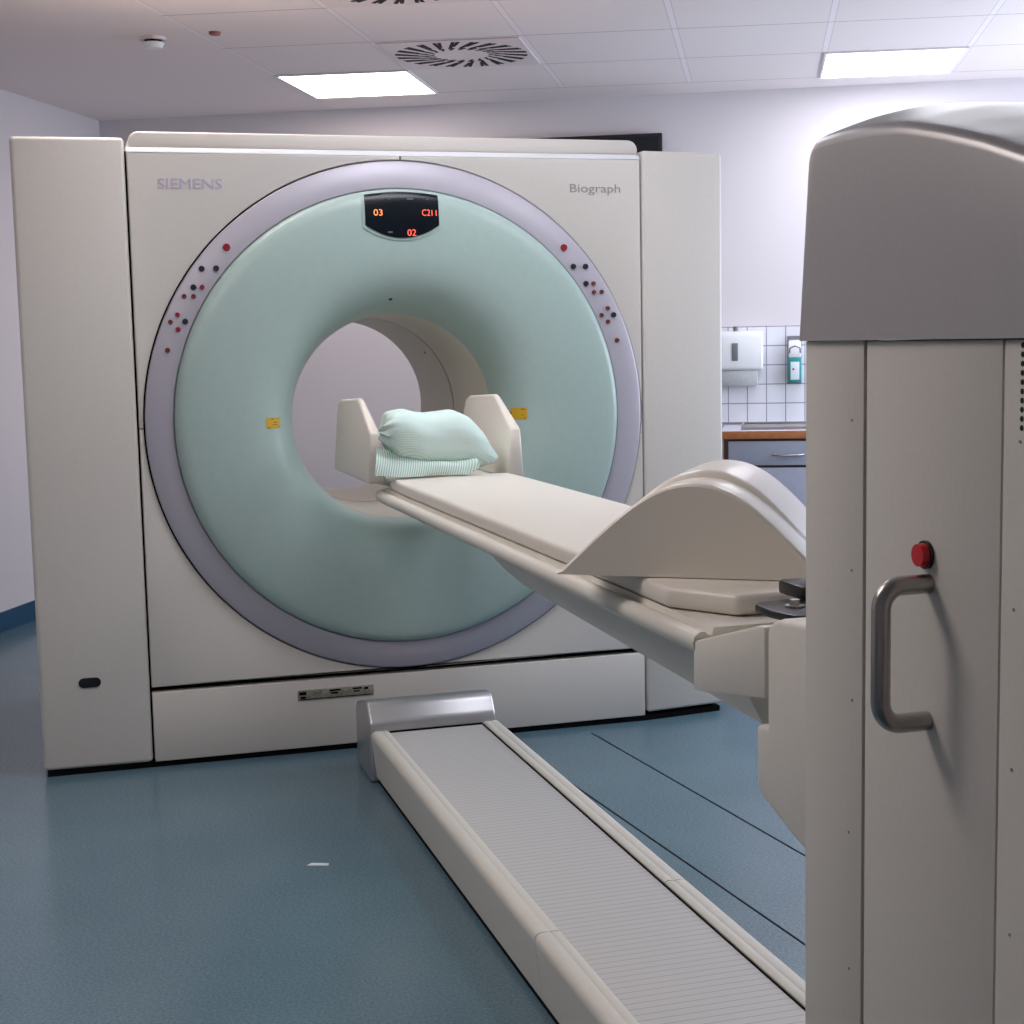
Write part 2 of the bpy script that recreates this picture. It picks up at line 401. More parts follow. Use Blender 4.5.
# top cap
bm = new_bm()
r_ = .035; x0, x1, z0, z1 = -.855, .889, 2.034, 2.0845
pts = [(x0, z0), (x1, z0)] + [(x1-r_+r_*math.cos(a), z1-r_+r_*math.sin(a)) for a in [i*PI/12 for i in range(7)]] + [(x0+r_+r_*math.cos(a), z1-r_+r_*math.sin(a)) for a in [PI/2+i*PI/12 for i in range(7)]]
add_prism(bm, pts, 1, .016, 1.2, .008, 3); G.part('top_cap', bm, M['cap'])
# front panels: each a flat plate cut by the ring
RO = .866
def arc(a0, a1, n=48): return [(CX+RO*math.cos(math.radians(a0+(a1-a0)*i/n)), CZ+RO*math.sin(math.radians(a0+(a1-a0)*i/n))) for i in range(n+1)]
g = .002
def panel(pts, name='front_panel'):
    bm = new_bm()
    f1 = [bm.verts.new((p[0], 0, p[1])) for p in pts]
    face = bm.faces.new(f1)
    if face.normal.length == 0: face.normal_update()
    e = bmesh.ops.extrude_face_region(bm, geom=[face])
    for v in e['geom']:
        if isinstance(v, bmesh.types.BMVert): v.co.y += .045
    bmesh.ops.recalc_face_normals(bm, faces=bm.faces[:])
    es = [x for x in bm.edges if x.verts[0].co.y < 1e-6 and x.verts[1].co.y < 1e-6]
    tops = [x for x in es if x.verts[0].co.z > 2.0 and x.verts[1].co.z > 2.0]
    bmesh.ops.bevel(bm, geom=es, offset=.004, segments=2, affect='EDGES', profile=.5)
    return G.part(name, bm, M['cream'], smooth=30)
zt, zm, zb = 2.016, 1.131, .273
d0 = math.degrees(math.asin((zm+g-CZ)/RO)); dm = math.degrees(math.asin((zm-g-CZ)/RO))
at_ = math.degrees(math.acos((.031-CX)/RO))
ul = panel([(GX0+.001, zm+g), (GX0+.001, zt), (.031-g, zt)] + arc(at_+.15, 180-d0))
ur = panel([(.031+g, zt), (GX1-.003, zt), (GX1-.003, zm+g)] + arc(d0, at_-.15))
ab = -90
lo = [(GX1-.003, zm-g), (GX1-.003, zb), (GX0+.001, zb), (GX0+.001, zm-g)] + arc(180-dm, 360+dm, 96)
panel(lo)
# slim rounded nosing along the top of the front panels, made white to paint in a highlight
bm = new_bm(); add_prism(bm, [(.0, 2.0162), (.0005, 2.019), (.010, 2.031), (.014, 2.0338), (.045, 2.0338), (.045, 2.0162)], 0, GX0+.001, GX1-.003); G.part('highlight_nosing', bm, M['white'])
# bottom panel
bm = new_bm(); add_box(bm, (GX0+.001, .0, .02), (GX1-.003, .045, .254), .005); bp_ = G.part('bottom_panel', bm, M['cream'])
bm = new_bm(); add_box(bm, (-.379, -.004, .186), (-.116, .002, .221), .002); rp = G.part('rating_plate', bm, M['plate'], bp_, 'dull grey rating plate')
bm = new_bm()
for (x0, x1, z0, z1) in ((-.374, -.35, .205, .216), (-.37, -.352, .193, .2), (-.27, -.232, .211, .217), (-.265, -.24, .202, .208), (-.19, -.158, .211, .217), (-.188, -.165, .202, .207), (-.15, -.135, .208, .216), (-.372, -.124, .1885, .1908)):
    add_box(bm, (x0, -.0052, z0), (x1, -.0035, z1))
o = G.part('plate_print', bm, M['dark'], bp_); o['kind'] = 'stuff'
# ring
bm = new_bm(); add_lathe(bm, [(.7695, .03), (.7695, -.012), (.773, -.016), (.853, -.016), (.8605, -.010), (.8605, .03)], CX, CZ, 200, True); ring = G.part('bezel_ring', bm, M['lilac'])
keys = []
for r, a, c, q in ((.816,135,'bred',.0125),(.833,142.4,'ink',.010),(.797,140.3,'ink',.010),(.822,146.9,'ink',.010),(.799,145.8,'bred',.008),(.833,149.7,'brown',.008),(.807,148.7,'brown',.008),
    (.826,154.1,'bred',.008),(.838,156.2,'brown',.008),(.795,154.8,'ink',.010),(.807,157.1,'bred',.008),(.818,162.4,'brown',.0085),
    (.816,44.6,'bred',.0125),(.797,39.6,'ink',.010),(.832,37.6,'ink',.010),(.798,34.2,'ink',.010),(.821,33.1,'brown',.008),(.806,31.3,'brown',.008),(.831,30.3,'brown',.008),
    (.823,26.1,'brown',.008),(.792,25.3,'brown',.008),(.833,24.0,'ink',.010),(.804,23.1,'brown',.008),(.812,17.9,'brown',.0085)):
    x, z = CX+r*math.cos(math.radians(a)), CZ+r*math.sin(math.radians(a))
    bm = new_bm(); add_cyl(bm, (x, -.0155, z), (x, -.0235, z), q, 20, q*.85)
    G.part('button', bm, M[c], ring, {'bred': 'dark red button', 'ink': 'black button', 'brown': 'rust brown button'}[c])
# mint disc: bulging annulus with funnel mouth
PROF = [(.768,.02),(.768,-.014),(.7665,-.024),(.762,-.034),(.754,-.042),(.742,-.048),(.72,-.052),(.68,-.056),(.63,-.058),(.57,-.057),(.53,-.053),(.495,-.045),(.465,-.032),(.435,-.012),(.41,.014),(.39,.045),(.377,.08),(.368,.115),(.362,.15),(.359,.176)]
bm = new_bm(); add_lathe(bm, PROF, CX, CZ, 200); disc = G.part('bore_cover', bm, M['mint'], label='round mint green bore cover', smooth=60)
def ysurf(x, z):
    r = math.hypot(x-CX, z-CZ)
    for (r0, y0), (r1, y1) in zip(PROF[1:], PROF[2:]):
        if r1 <= r <= r0: return y0 + (y1-y0)*(r0-r)/(r0-r1)
    return -.012
# display: curved dark panel with pale rim
def display(bm, off, ex, rt, thick):
    nx, nz = 24, 14; rows = []
    def zlim(x):
        dx = x-CX
        top = CZ + math.sqrt(rt*rt-dx*dx)
        u = (dx-.001)/(.125+ex); bot = CZ + .603-ex + .042*u*u
        return bot, top
    for i in range(nx+1):
        x = CX+.001 + (-1+2*i/nx)*(.125+ex); b, tp = zlim(x)
        rows.append([bm.verts.new((x, ysurf(x, b+(tp-b)*k/nz)-off, b+(tp-b)*k/nz)) for k in range(nz+1)])
    fs = [bm.faces.new((rows[i][k], rows[i+1][k], rows[i+1][k+1], rows[i][k+1])) for i in range(nx) for k in range(nz)]
    e = bmesh.ops.extrude_face_region(bm, geom=fs)
    for v in e['geom']:
        if isinstance(v, bmesh.types.BMVert): v.co.y += thick
bm = new_bm(); display(bm, .004, .008, .7625, .02); rim = G.part('display_rim', bm, M['mint'])
bm = new_bm(); display(bm, .0075, 0, .7555, .01); dsp = G.part('display', bm, M['screen'], label='dark status display', smooth=60)
def on_disp(x0, z0): return lambda x, y, d: (x0+x, ysurf(x0+x, z0+y)-.0088-d*.0, z0+y)
for s, x0, z0, w, h, m in (('03', -.078, 1.8135, .030, .022, 'orange'), ('02', .034, 1.7475, .030, .022, 'reddig'), ('C2', .086, 1.8135, .028, .022, 'reddig'), ('11', .119, 1.8135, .017, .020, 'reddig')):
    bm = text_bm(s, h/.72, w, .0, on_disp(x0, z0)); G.part('digits', bm, M[m], dsp, 'glowing digits')
for x0, z0, w in ((-.030, 1.868, .014), (.036, 1.866, .022), (-.032, 1.757, .016), (.103, 1.866, .008)):
    bm = new_bm(); add_box(bm, (x0, ysurf(x0, z0)-.0091, z0), (x0+w, ysurf(x0, z0)-.0065, z0+.005)); G.part('caption_mark', bm, M['mark'], dsp)
# yellow labels and a small screw on the disc
def sticker(x0, x1, z0, z1, left):
    bm = new_bm(); n = 5; rows = []
    for i in range(n+1):
        x = x0+(x1-x0)*i/n; rows.append((bm.verts.new((x, ysurf(x, z0)-.002, z0)), bm.verts.new((x, ysurf(x, z1)-.002, z1))))
    for a, b in zip(rows, rows[1:]): bm.faces.new((a[0], b[0], b[1], a[1]))
    s = G.part('warning_sticker', bm, M['yellow'], disc, 'yellow warning sticker')
    bm = new_bm(); w = x1-x0
    def dash(a, b, z, h):
        xa, xb = x0+w*a, x0+w*b
        bm.faces.new([bm.verts.new(q) for q in ((xa, ysurf(xa, z)-.003, z), (xb, ysurf(xb, z)-.003, z), (xb, ysurf(xb, z+h)-.003, z+h), (xa, ysurf(xa, z+h)-.003, z+h))])
    hh = z1-z0
    if left:
        dash(.35, .9, z0+hh*.84, .003); dash(.1, .9, z0+hh*.06, .003); dash(.45, .85, z0+hh*.3, .002); dash(.5, .8, z0+hh*.52, .002)
    else:
        dash(.12, .36, z0+hh*.35, .012); dash(.1, .9, z0+hh*.06, .003); dash(.55, .9, z0+hh*.84, .003); dash(.55, .85, z0+hh*.35, .002)
    o = G.part('sticker_print', bm, M['ylink'], disc); o['kind'] = 'stuff'
sticker(CX-.472, CX-.423, CZ-.018, CZ+.018, True)
sticker(CX+.370, CX+.436, CZ-.018, CZ+.022, False)
bm = new_bm(); z = CZ+.405; add_cyl(bm, (CX-.03, ysurf(CX-.03, z)-.003, z), (CX-.03, ysurf(CX-.03, z)+.01, z), .006, 12); G.part('locator_dot', bm, M['ink'], disc)
# bore lining, front and rear
bm = new_bm(); add_lathe(bm, [(.372,.182),(.360,.176),(.356,.182),(.355,.70),(.366,.705),(.366,.182)], CX, CZ, 160); G.part('bore_liner', bm, M['bore'], label='cream inner tube of the bore', smooth=50)
bm = new_bm(); add_lathe(bm, [(.368,.712),(.354,.715),(.352,.73),(.352,1.26),(.368,1.266)], CX, CZ, 160); bl = G.part('bore_liner', bm, M['bore'], label='cream inner tube of the bore', smooth=50)
bm = new_bm(); add_lathe(bm, [(.369,.700),(.3575,.7035),(.3575,.7125),(.369,.716)], CX, CZ, 160); G.part('bore_joint', bm, M['dark'], bl, label='dark joint between the bore tubes')
bm = new_bm(); a = math.radians(38); add_cyl(bm, (CX+.35*math.cos(a), .84, CZ+.35*math.sin(a)), (CX+.354*math.cos(a), .84, CZ+.354*math.sin(a)), .006, 10); G.part('liner_screw', bm, M['ink'], bl)
bm = new_bm(); add_lathe(bm, [(.3615,.170),(.3605,.172),(.3600,.1775),(.364,.18)], CX, CZ, 160); G.part('mouth_joint', bm, M['dark'], disc, label='dark joint around the bore mouth')
# lettering
bm = text_bm('SIEMENS', .047, .205, .0012, lambda x, y, d: (-.768+x, -.0012-d, 1.9025+y)); G.part('maker_lettering', bm, M['logo_w'], ul, 'pale raised lettering', smooth=0)
bm = text_bm('Biograph', .042, .186, .0006, lambda x, y, d: (.630+x, -.0008-d, 1.901+y)); G.part('model_lettering', bm, M['logo_g'], ur, 'grey printed lettering', smooth=0)

# ================================================================== FLOOR RAIL
R = Thing('floor_rail', 'long low cream rail with grey ribbed deck running from scanner across floor', 'rail', (0, -2.4, 0), True)
Y0, Y1 = -.43, -4.5
bm = new_bm(); add_box(bm, (-.1915, Y1+.01, 0), (.1915, Y0, .016)); R.part('base_strip', bm, M['dark'], label='dark base strip')
bm = new_bm(); add_box(bm, (-.156, Y1+.01, .017), (.156, Y0-.0, .1615)); R.part('deck', bm, M['deck'], label='grey ribbed deck', smooth=0)
bm = new_bm(); add_box(bm, (.151, Y1+.01, .15), (.1558, Y0-.01, .1632)); add_box(bm, (-.152, Y0-.012, .15), (.152, Y0, .1665)); R.part('deck_gap', bm, M['dark'], smooth=0)
def side(s, ya, yb):
    pr = [(.157,.02),(.1565,.166),(.163,.1695),(.176,.169),(.1785,.1678),(.181,.169),(.198,.1695),(.207,.166),(.2125,.157),(.2115,.145),(.197,.02)]
    bm = new_bm(); add_prism(bm, [(s*x, z) for x, z in pr], 1, ya, yb); R.part('side_cover', bm, M['table'], smooth=50)
side(-1, Y0, -2.178); side(-1, -2.181, Y1); side(1, Y0, -1.985); side(1, -1.988, Y1)
bm = new_bm()
add_prism(bm, [(-.436,.004),(-.436,.182),(-.432,.196),(-.424,.206),(-.404,.234),(-.394,.247),(-.380,.253),(-.355,.253),(-.215,.222),(-.195,.20),(-.195,.004)], 0, -.2165, .201, .010, 3)
R.part('end_cap', bm, M['silver'], label='silver rounded end cap', smooth=50)

# ================================================================== PATIENT TABLE
T = Thing('patient_table', 'cream cantilever patient table whose tall column with grey domed top fills the right foreground', 'patient table', (0, -3.9, 0), True)
half = [(.0,.962),(.150,.962),(.184,.9615),(.186,.951),(.192,.9515),(.198,.9565),(.206,.956),(.214,.950),(.2175,.940),(.215,.930),(.208,.924),(.19,.921),(.15,.912),(.0,.903)]
sect = half + [(-x, z) for x, z in half[-2:0:-1]]
bm = new_bm()
# pallet lofted along its length, nose narrowed and rounded
def loft(bm, stations):
    rings = []
    for y, sx, dz in stations:
        rings.append([bm.verts.new((x*sx, y, .94+(z-.94)*dz)) for x, z in sect])
    n = len(sect)
    for a, b in zip(rings, rings[1:]):
        for i in range(n): bm.faces.new((a[i], a[(i+1) % n], b[(i+1) % n], b[i]))
    bm.faces.new(rings[0]); bm.faces.new(rings[-1][::-1])
loft(bm, [(-.575,.80,.35),(-.585,.89,.7),(-.605,.955,.93),(-.64,.985,1),(-.72,1,1),(-1.5,1,1),(-2.4,1,1),(-3.03,1,1)])
T.part('pallet', bm, M['table'], smooth=45)
# under-beam
bm = new_bm(); rings = []
for y, zb_, wb in ((-1.69,.896,.152),(-1.70,.880,.146),(-1.73,.860,.132),(-1.82,.838,.118),(-2.2,.824,.112),(-3.04,.803,.108)):
    rings.append([bm.verts.new(p) for p in ((-.155,y,.9135),(-.155,y,.90),(-wb,y,zb_+.006),(-wb+.012,y,zb_),(wb-.012,y,zb_),(wb,y,zb_+.006),(.155,y,.90),(.155,y,.9135))])
for a, b in zip(rings, rings[1:]):
    for i in range(8): bm.faces.new((a[i], a[(i+1) % 8], b[(i+1) % 8], b[i]))
bm.faces.new(rings[0]); bm.faces.new(rings[-1][::-1]); T.part('support_beam', bm, M['table'], label='tapered beam under the pallet', smooth=30)
# tail bracket
bm = new_bm()
add_prism(bm, [(-3.022,.868),(-3.022,.937),(-3.03,.944),(-3.24,1.003),(-3.262,1.006),(-3.262,.908),(-3.06,.872)], 0, -.214, .214, .004); T.part('tail_bracket', bm, M['table'])
# carriage into the column
bm = new_bm()
add_prism(bm, [(-3.264,.87),(-3.264,1.0),(-3.275,1.014),(-3.30,1.022),(-3.56,1.045),(-3.56,.73),(-3.36,.735),(-3.245,.768),(-3.232,.78),(-3.23,.866)], 0, -.212, .212, .012, 3); T.part('carriage', bm, M['table'])
# locking clamp on the tail
bm = new_bm()
add_prism(bm, [(-.148,-3.095),(-.135,-3.08),(-.09,-3.075),(.04,-3.09),(.04,-3.225),(-.11,-3.225),(-.138,-3.20),(-.15,-3.15)], 2, .993, 1.005, .003); cl = T.part('clamp_plate', bm, M['black'], label='black clamp plate')
for v in cl.data.vertices:
    v.co.z += .0
bm = new_bm(); add_cyl(bm, (-.107,-3.14,1.004), (-.107,-3.14,1.008), .014, 18); add_cyl(bm, (-.107,-3.14,1.008), (-.107,-3.14,1.016), .0075, 6); T.part('clamp_bolt', bm, M['steel'], cl, 'shiny bolt')
bm = new_bm(); add_box(bm, (-.075,-3.10,1.004), (.03,-3.02,1.026), .006); T.part('clamp_lever', bm, M['black'], cl)
# head holder
bm = new_bm()
for pts in ([(-.16,-.66),(.16,-.66),(.185,-.5),(.20,-.10),(.17,-.04),(-.17,-.04),(-.20,-.10),(-.185,-.5)],): add_prism(bm, pts, 2, .963, .978, .004)
hh = T.part('head_holder', bm, M['table'], label='cream head holder with two upright wings')
for s in (-1, 1):
    bm = new_bm()
    pr = [(-.665,.979),(-.672,1.06),(-.672,1.122),(-.660,1.134),(-.475,1.222),(-.455,1.226),(-.16,1.214),(-.12,1.20),(-.10,1.16),(-.085,.979)]
    b2 = bmesh.new()
    def xi(z, o): return (.186 + .022*(z-.979)/.245) if not o else (.242 - .016*(z-.979)/.245)
    A = [b2.verts.new((s*xi(z,0), y, z)) for y, z in pr]; B_ = [b2.verts.new((s*xi(z,1), y, z)) for y, z in pr]
    b2.faces.new(A); b2.faces.new(B_[::-1]); n = len(pr)
    for i in range(n): b2.faces.new((A[i], A[(i+1) % n], B_[(i+1) % n], B_[i]))
    bmesh.ops.recalc_face_normals(b2, faces=b2.faces[:])
    es = [e for e in b2.edges if e.calc_face_angle(0) > .9]
    bmesh.ops.bevel(b2, geom=es, offset=.009, segments=3, affect='EDGES', profile=.5)
    merge(bm, b2); T.part('side_wing', bm, M['vinyl'], hh, smooth=50)
# ---- column
X0, X1 = -.3, .3; YN, YE = -3.545, -4.26; ZT = 1.383
bm = new_bm(); add_box(bm, (X0+.022, YE+.012, .19), (X1-.012, YN-.012, ZT-.004)); col = T.part('lift_column', bm, M['dark'], label='dark core of the tall cream column')
bm = new_bm(); add_box(bm, (X0, -3.6725, .02), (X0+.02, YN, ZT), .0015)
cp = T.part('corner_panel', bm, M['tower'], col)
bm = new_bm(); add_box(bm, (X0, -3.9135, .02), (X0+.02, -3.6785, ZT-.001), .0015); dp = T.part('door_panel', bm, M['tower'], col)
bm = new_bm(); add_box(bm, (X0, YE, .02), (X0+.02, -3.9155, ZT-.001), .0025); rp2 = T.part('rear_panel', bm, M['tower'], col)
bm = new_bm(); add_box(bm, (X1-.02, YE, .02), (X1, YN, ZT-.001), .003); T.part('right_panel', bm, M['tower'], col)
bm = new_bm(); add_box(bm, (X0+.021, YN-.011, .19), (X1-.021, YN, ZT-.001), .003); T.part('far_panel', bm, M['tower'], col)
bm = new_bm(); add_box(bm, (X0+.021, YE, .19), (X1-.021, YE+.011, ZT-.001), .003); T.part('near_panel', bm, M['tower'], col)
bm = new_bm(); add_box(bm, (X0+.004, -3.6783, .021), (X0+.019, -3.6727, ZT-.0015)); T.part('joint_seal', bm, M['dark'], col, 'black joint seal beside the door panel', smooth=0)
# domed cap
bm = new_bm()
CR = [(-3.545,1.598),(-3.60,1.600),(-3.66,1.598),(-3.73,1.592),(-3.80,1.578),(-3.87,1.561),(-3.94,1.540),(-4.02,1.509),(-4.10,1.470),(-4.18,1.425),(-4.262,1.400)]
def zc(y):
    for (a, za), (b, zb2) in zip(CR, CR[1:]):
        if b <= y <= a: return za+(zb2-za)*(a-y)/(a-b)
    return CR[-1][1] if y < CR[-1][0] else CR[0][1]
XO = .304; nx, ny = 48, 44; yA, yB = -3.541, -4.264
DM = [(0,.030),(.05,.031),(.10,.034),(.15,.038),(.19,.036),(.22,.030),(.25,.021),(.28,.010),(.304,0)]
def dome0(x):
    x = min(abs(x), .304)
    for (xa, za), (xb, zb4) in zip(DM, DM[1:]):
        if xa <= x <= xb: return za+(zb4-za)*(x-xa)/(xb-xa)
    return 0
def dome(x): return sum(dome0(x+.016*q/3)*w for q, w in zip(range(-3, 4), (1,2,3,4,3,2,1)))/16
xs = [-XO+2*XO*i/nx for i in range(nx+1)]
xs = [-XO, -XO+.0015, -XO+.004, -XO+.008] + xs[1:-1] + [XO-.008, XO-.004, XO-.0015, XO]
ys = [yA, yA-.0015, yA-.004, yA-.008, yA-.014] + [yA+(yB-yA)*k/ny for k in range(2, ny+1)]
def zz(x, y):
    ex = XO-abs(x); ey = yA-y; R_ = .012
    z = zc(y)+dome(x)*max(.15, 1-2.1*(-3.545-y))
    if ex < R_: z -= R_-math.sqrt(max(0, R_*R_-(R_-ex)**2))
    if ey < R_: z -= R_-math.sqrt(max(0, R_*R_-(R_-ey)**2))
    return max(z, ZT+.006)
grid = [[bm.verts.new((x, y, zz(x, y))) for y in ys] for x in xs]
for i in range(len(xs)-1):
    for k in range(len(ys)-1): bm.faces.new((grid[i][k], grid[i+1][k], grid[i+1][k+1], grid[i][k+1]))
rimv = [grid[i][0] for i in range(len(xs))] + [grid[-1][k] for k in range(1, len(ys))] + [grid[i][-1] for i in range(len(xs)-2, -1, -1)] + [grid[0][k] for k in range(len(ys)-2, 0, -1)]
low = [bm.verts.new((v.co.x*1.005, v.co.y, ZT)) for v in rimv]
n = len(rimv)
for i in range(n): bm.faces.new((rimv[i], rimv[(i+1) % n], low[(i+1) % n], low[i]))
bm.faces.new(low)
for v in bm.verts:
    t6 = (v.co.z-ZT)/.22; v.co.x *= 1-.020*t6; v.co.y -= .010*t6*(v.co.y-yB)/(yA-yB)
T.part('domed_cap', bm, M['pewter'], col, 'grey metallic domed cap', smooth=45)
# handle, button, screws, vent holes
bm = new_bm(); XB, r_, ro = -.352, .0095, .022; ht, hb, hy = 1.149, 1.014, -3.800
P_ = [(X0+.002, hy, ht), (XB+ro, hy, ht)] + [(XB+ro-ro*math.sin(a), hy, ht-ro+ro*math.cos(a)) for a in [PI/2*k/8 for k in range(1, 9)]]
P_ += [(XB, hy, hb+ro)] + [(XB+ro-ro*math.cos(a), hy, hb+ro-ro*math.sin(a)) for a in [PI/2*k/8 for k in range(1, 9)]] + [(X0+.002, hy, hb)]
add_tube(bm, P_, r_, 20); T.part('handle', bm, M['steel'], col, 'brushed steel handle', smooth=60)
bm = new_bm(); add_cyl(bm, (X0+.001, -3.795, 1.1765), (X0-.0035, -3.795, 1.1765), .0138, 28); T.part('button_collar', bm, M['black'], col)
bm = new_bm(); add_cyl(bm, (X0-.0035, -3.795, 1.1765), (X0-.0105, -3.795, 1.1765), .0118, 28, .0108); T.part('button', bm, M['red'], col, 'round red push button')
for y, z in ((-3.649,1.30),(-3.65,1.141),(-3.652,1.001),(-3.646,.854),(-3.648,.701),(-3.941,1.294),(-3.936,1.146),(-3.937,1.002),(-3.938,.85)):
    bm = new_bm(); add_cyl(bm, (X0+.001, y, z), (X0-.001, y, z), .0019, 12, .0013); T.part('screw', bm, M['steel'], col)
bm = new_bm()
for k in range(10):
    for q in range(4): add_cyl(bm, (X0+.002, -3.943-.011*q, 1.377-.0079*k), (X0-.0003, -3.943-.011*q, 1.377-.0079*k), .0026, 10)
o = T.part('vent_holes', bm, M['slot'], col); o['kind'] = 'stuff'

# ---- mattress pad on the pallet
bm = new_bm()
add_prism(bm, [(-.183,-.705),(.183,-.705),(.19,-.90),(.19,-2.86),(.12,-2.975),(-.12,-2.975),(-.19,-2.86),(-.19,-.90)], 2, .9635, .998, .010, 3)
solo('mattress_pad', bm, M['vinyl'], 'long thin cream vinyl mattress pad lying on the patient table', 'mattress', (0, -1.8, .9635), True, smooth=50)

# ---- knee wedge lying askew on the pad
WA = math.radians(34); WD = Vector((math.cos(WA), -math.sin(WA), 0)); WN = Vector((math.sin(WA), math.cos(WA), 0))
A0 = Vector((-.312, -2.679, .9995)); LW = .448
K = Thing('knee_wedge', 'cream vinyl arched knee support cushion lying askew on the mattress', 'cushion', A0 + WD*LW/2 + WN*.2, True)
bm = new_bm(); n = 48; rings = []
WP = [(0,0),(.036,.034),(.074,.070),(.110,.101),(.142,.125),(.180,.146),(.222,.155),(.264,.151),(.304,.134),(.343,.103),(.383,.064),(.418,.029),(.448,0)]
def wz(x):
    for (xa, za), (xb, zb3) in zip(WP, WP[1:]):
        if xa <= x <= xb: return za+(zb3-za)*(x-xa)/(xb-xa)
    return 0
def wprof(sc, sh, ins):
    pts = []
    for i in range(n+1):
        x = LW*i/n; k = .022
        z = sum(wz(x+k*q/4)*w for q, w in zip(range(-4, 5), (1,2,3,4,5,4,3,2,1)))/25
        edge = min(1, min(x, LW-x)/.03)
        z = (wz(x)*(1-edge)+z*edge)*(1+sh)
        pts.append((x, max(0, z-ins)+.002))
    return pts
secs = [(0.0,0,.006),(.004,0,.002),(.010,0,0),(.105,0,0),(.112,-.012,0),(.119,.03,0),(.126,.066,0),(.134,.074,0),(.26,.074,0),(.335,.074,0),(.347,.074,.002),(.351,.074,.006)]
for w, sh, ins in secs:
    pr = wprof(1, sh, ins)
    top = [bm.verts.new(A0 + WD*x + WN*w + Vector((0,0,z))) for x, z in pr]
    bot = [bm.verts.new(A0 + WD*x + WN*w) for x, z in pr]
    rings.append(top + bot[::-1])
m_ = len(rings[0])
for a, b in zip(rings, rings[1:]):
    for i in range(m_): bm.faces.new((a[i], a[(i+1) % m_], b[(i+1) % m_], b[i]))
bm.faces.new(rings[0]); bm.faces.new(rings[-1][::-1]); K.part('cushion_body', bm, M['foam'], smooth=35)

# ---- pillow in the head holder
PB = Vector((-.02, -.60, 1.0))
Pw = Thing('pillow', 'pale mint green cloth pillow with striped hem between the head holder wings', 'pillow', PB, True)
from mathutils import noise as mn
PT = [(-1,1.150),(-.9,1.190),(-.75,1.207),(-.55,1.205),(-.35,1.190),(-.15,1.182),(.05,1.186),(.3,1.190),(.5,1.176),(.7,1.142),(.85,1.10),(1,1.060)]
PBt = [(-1,1.120),(-.9,1.075),(-.7,1.040),(-.3,1.022),(.2,1.008),(.7,1.001),(.9,1.004),(1,1.030)]
def itp(T_, x):
    if x <= T_[0][0]: return T_[0][1]
    for (xa, za), (xb, zb5) in zip(T_, T_[1:]):
        if xa <= x <= xb:
            t5 = (x-xa)/(xb-xa); t5 = t5*.6+.4*t5*t5*(3-2*t5)
            return za+(zb5-za)*t5
    return T_[-1][1]
def pillow_mesh(bm, cx, cy, cz, ax, ay, az, nu=56, nv=40):
    uv = bm.loops.layers.uv.new('UVMap'); V = []
    def spow(t, e): return math.copysign(abs(t)**e, t)
    for j in range(nv+1):
        ph = -PI/2 + PI*j/nv; row = []
        for i in range(nu):
            th = 2*PI*i/nu
            cp_, sp_ = spow(math.cos(ph), .7), spow(math.sin(ph), .8)
            x = spow(math.cos(th), .62)*cp_; y = spow(math.sin(th), .72)*cp_; z = sp_
            nz = mn.noise(Vector((x*2.3, y*2.1, z*2.0)))*.05 + mn.noise(Vector((x*5, y*4, z*5)))*.022
            k = 1+nz; tp, bt = itp(PT, x), itp(PBt, x); mid = .5*(tp+bt); hf = .5*(tp-bt)
            px = cx + ax*x*(1+.4*nz); py = cy + ay*y*k; pz = mid + hf*z*(1+.5*nz)
            crease = math.exp(-((x+.93)/.10)**2)
            py -= .085*max(0, -x-.1)
            px += .010*crease*math.sin(16*z+2*y); py += .006*crease*math.cos(21*z)
            cr2 = math.exp(-((x-.86)/.12)**2)*max(0, -z)
            py += .010*cr2*math.sin(14*x+9*y)
            px = max(px, -.180 - 2.5*max(0, -.692-py))       # pressed against the wing
            row.append(bm.verts.new((px, py, pz)))
        V.append(row)
    for j in range(nv):
        for i in range(nu):
            q = (V[j][i], V[j][(i+1) % nu], V[j+1][(i+1) % nu], V[j+1][i])
            try: f = bm.faces.new(q)
            except ValueError: continue
            for l in f.loops: l[uv].uv = (l.vert.co.x - .15*l.vert.co.z, l.vert.co.z*1.0 + .55*l.vert.co.y + .04*math.sin(12*l.vert.co.x))
bm = new_bm(); pillow_mesh(bm, -.026, -.61, 1.112, .192, .13, .092)
bmesh.ops.remove_doubles(bm, verts=bm.verts[:], dist=1e-5)
Pw.part('pillow_body', bm, M['cloth'], smooth=80)
# striped open end of the pillow case folded under in front
bm = new_bm(); uv = bm.loops.layers.uv.new('UVMap'); nu, nv = 48, 10; V = []
for j in range(nv+1):
    v = j/nv; row = []
    for i in range(nu+1):
        u = i/nu; x = -.232+.305*u
        yb = -.775 + .02*u - .012*math.sin(7*u) ; zb_ = 1.0012 + .006*(1-u) + .004*max(0, math.sin(11*u+1))
        yt = -.705 + .006*math.sin(9*u); zt_ = 1.090 - .050*u**.6 + .006*math.sin(8*u)
        y = yb+(yt-yb)*v - .016*math.sin(PI*v); z = zb_+(zt_-zb_)*v + .010*math.sin(PI*v)
        x += .010*(v-.5)*(1-u)*2
        if u > .9: z += .022*((u-.9)/.1)*(1-v); y -= .012*((u-.9)/.1)
        row.append(bm.verts.new((x, y, z)))
    V.append(row)
for j in range(nv):
    for i in range(nu):
        f = bm.faces.new((V[j][i], V[j][i+1], V[j+1][i+1], V[j+1][i]))
        for l in f.loops: l[uv].uv = (l.vert.co.x - .3*(l.vert.co.z-1.0), 0)
r = bmesh.ops.extrude_face_region(bm, geom=bm.faces[:])
for v in r['geom']:
    if isinstance(v, bmesh.types.BMVert): v.co += Vector((0, .005, -.0015))
Pw.part('pillowcase_hem', bm, M['hem'], smooth=70, label='green and white striped hem')

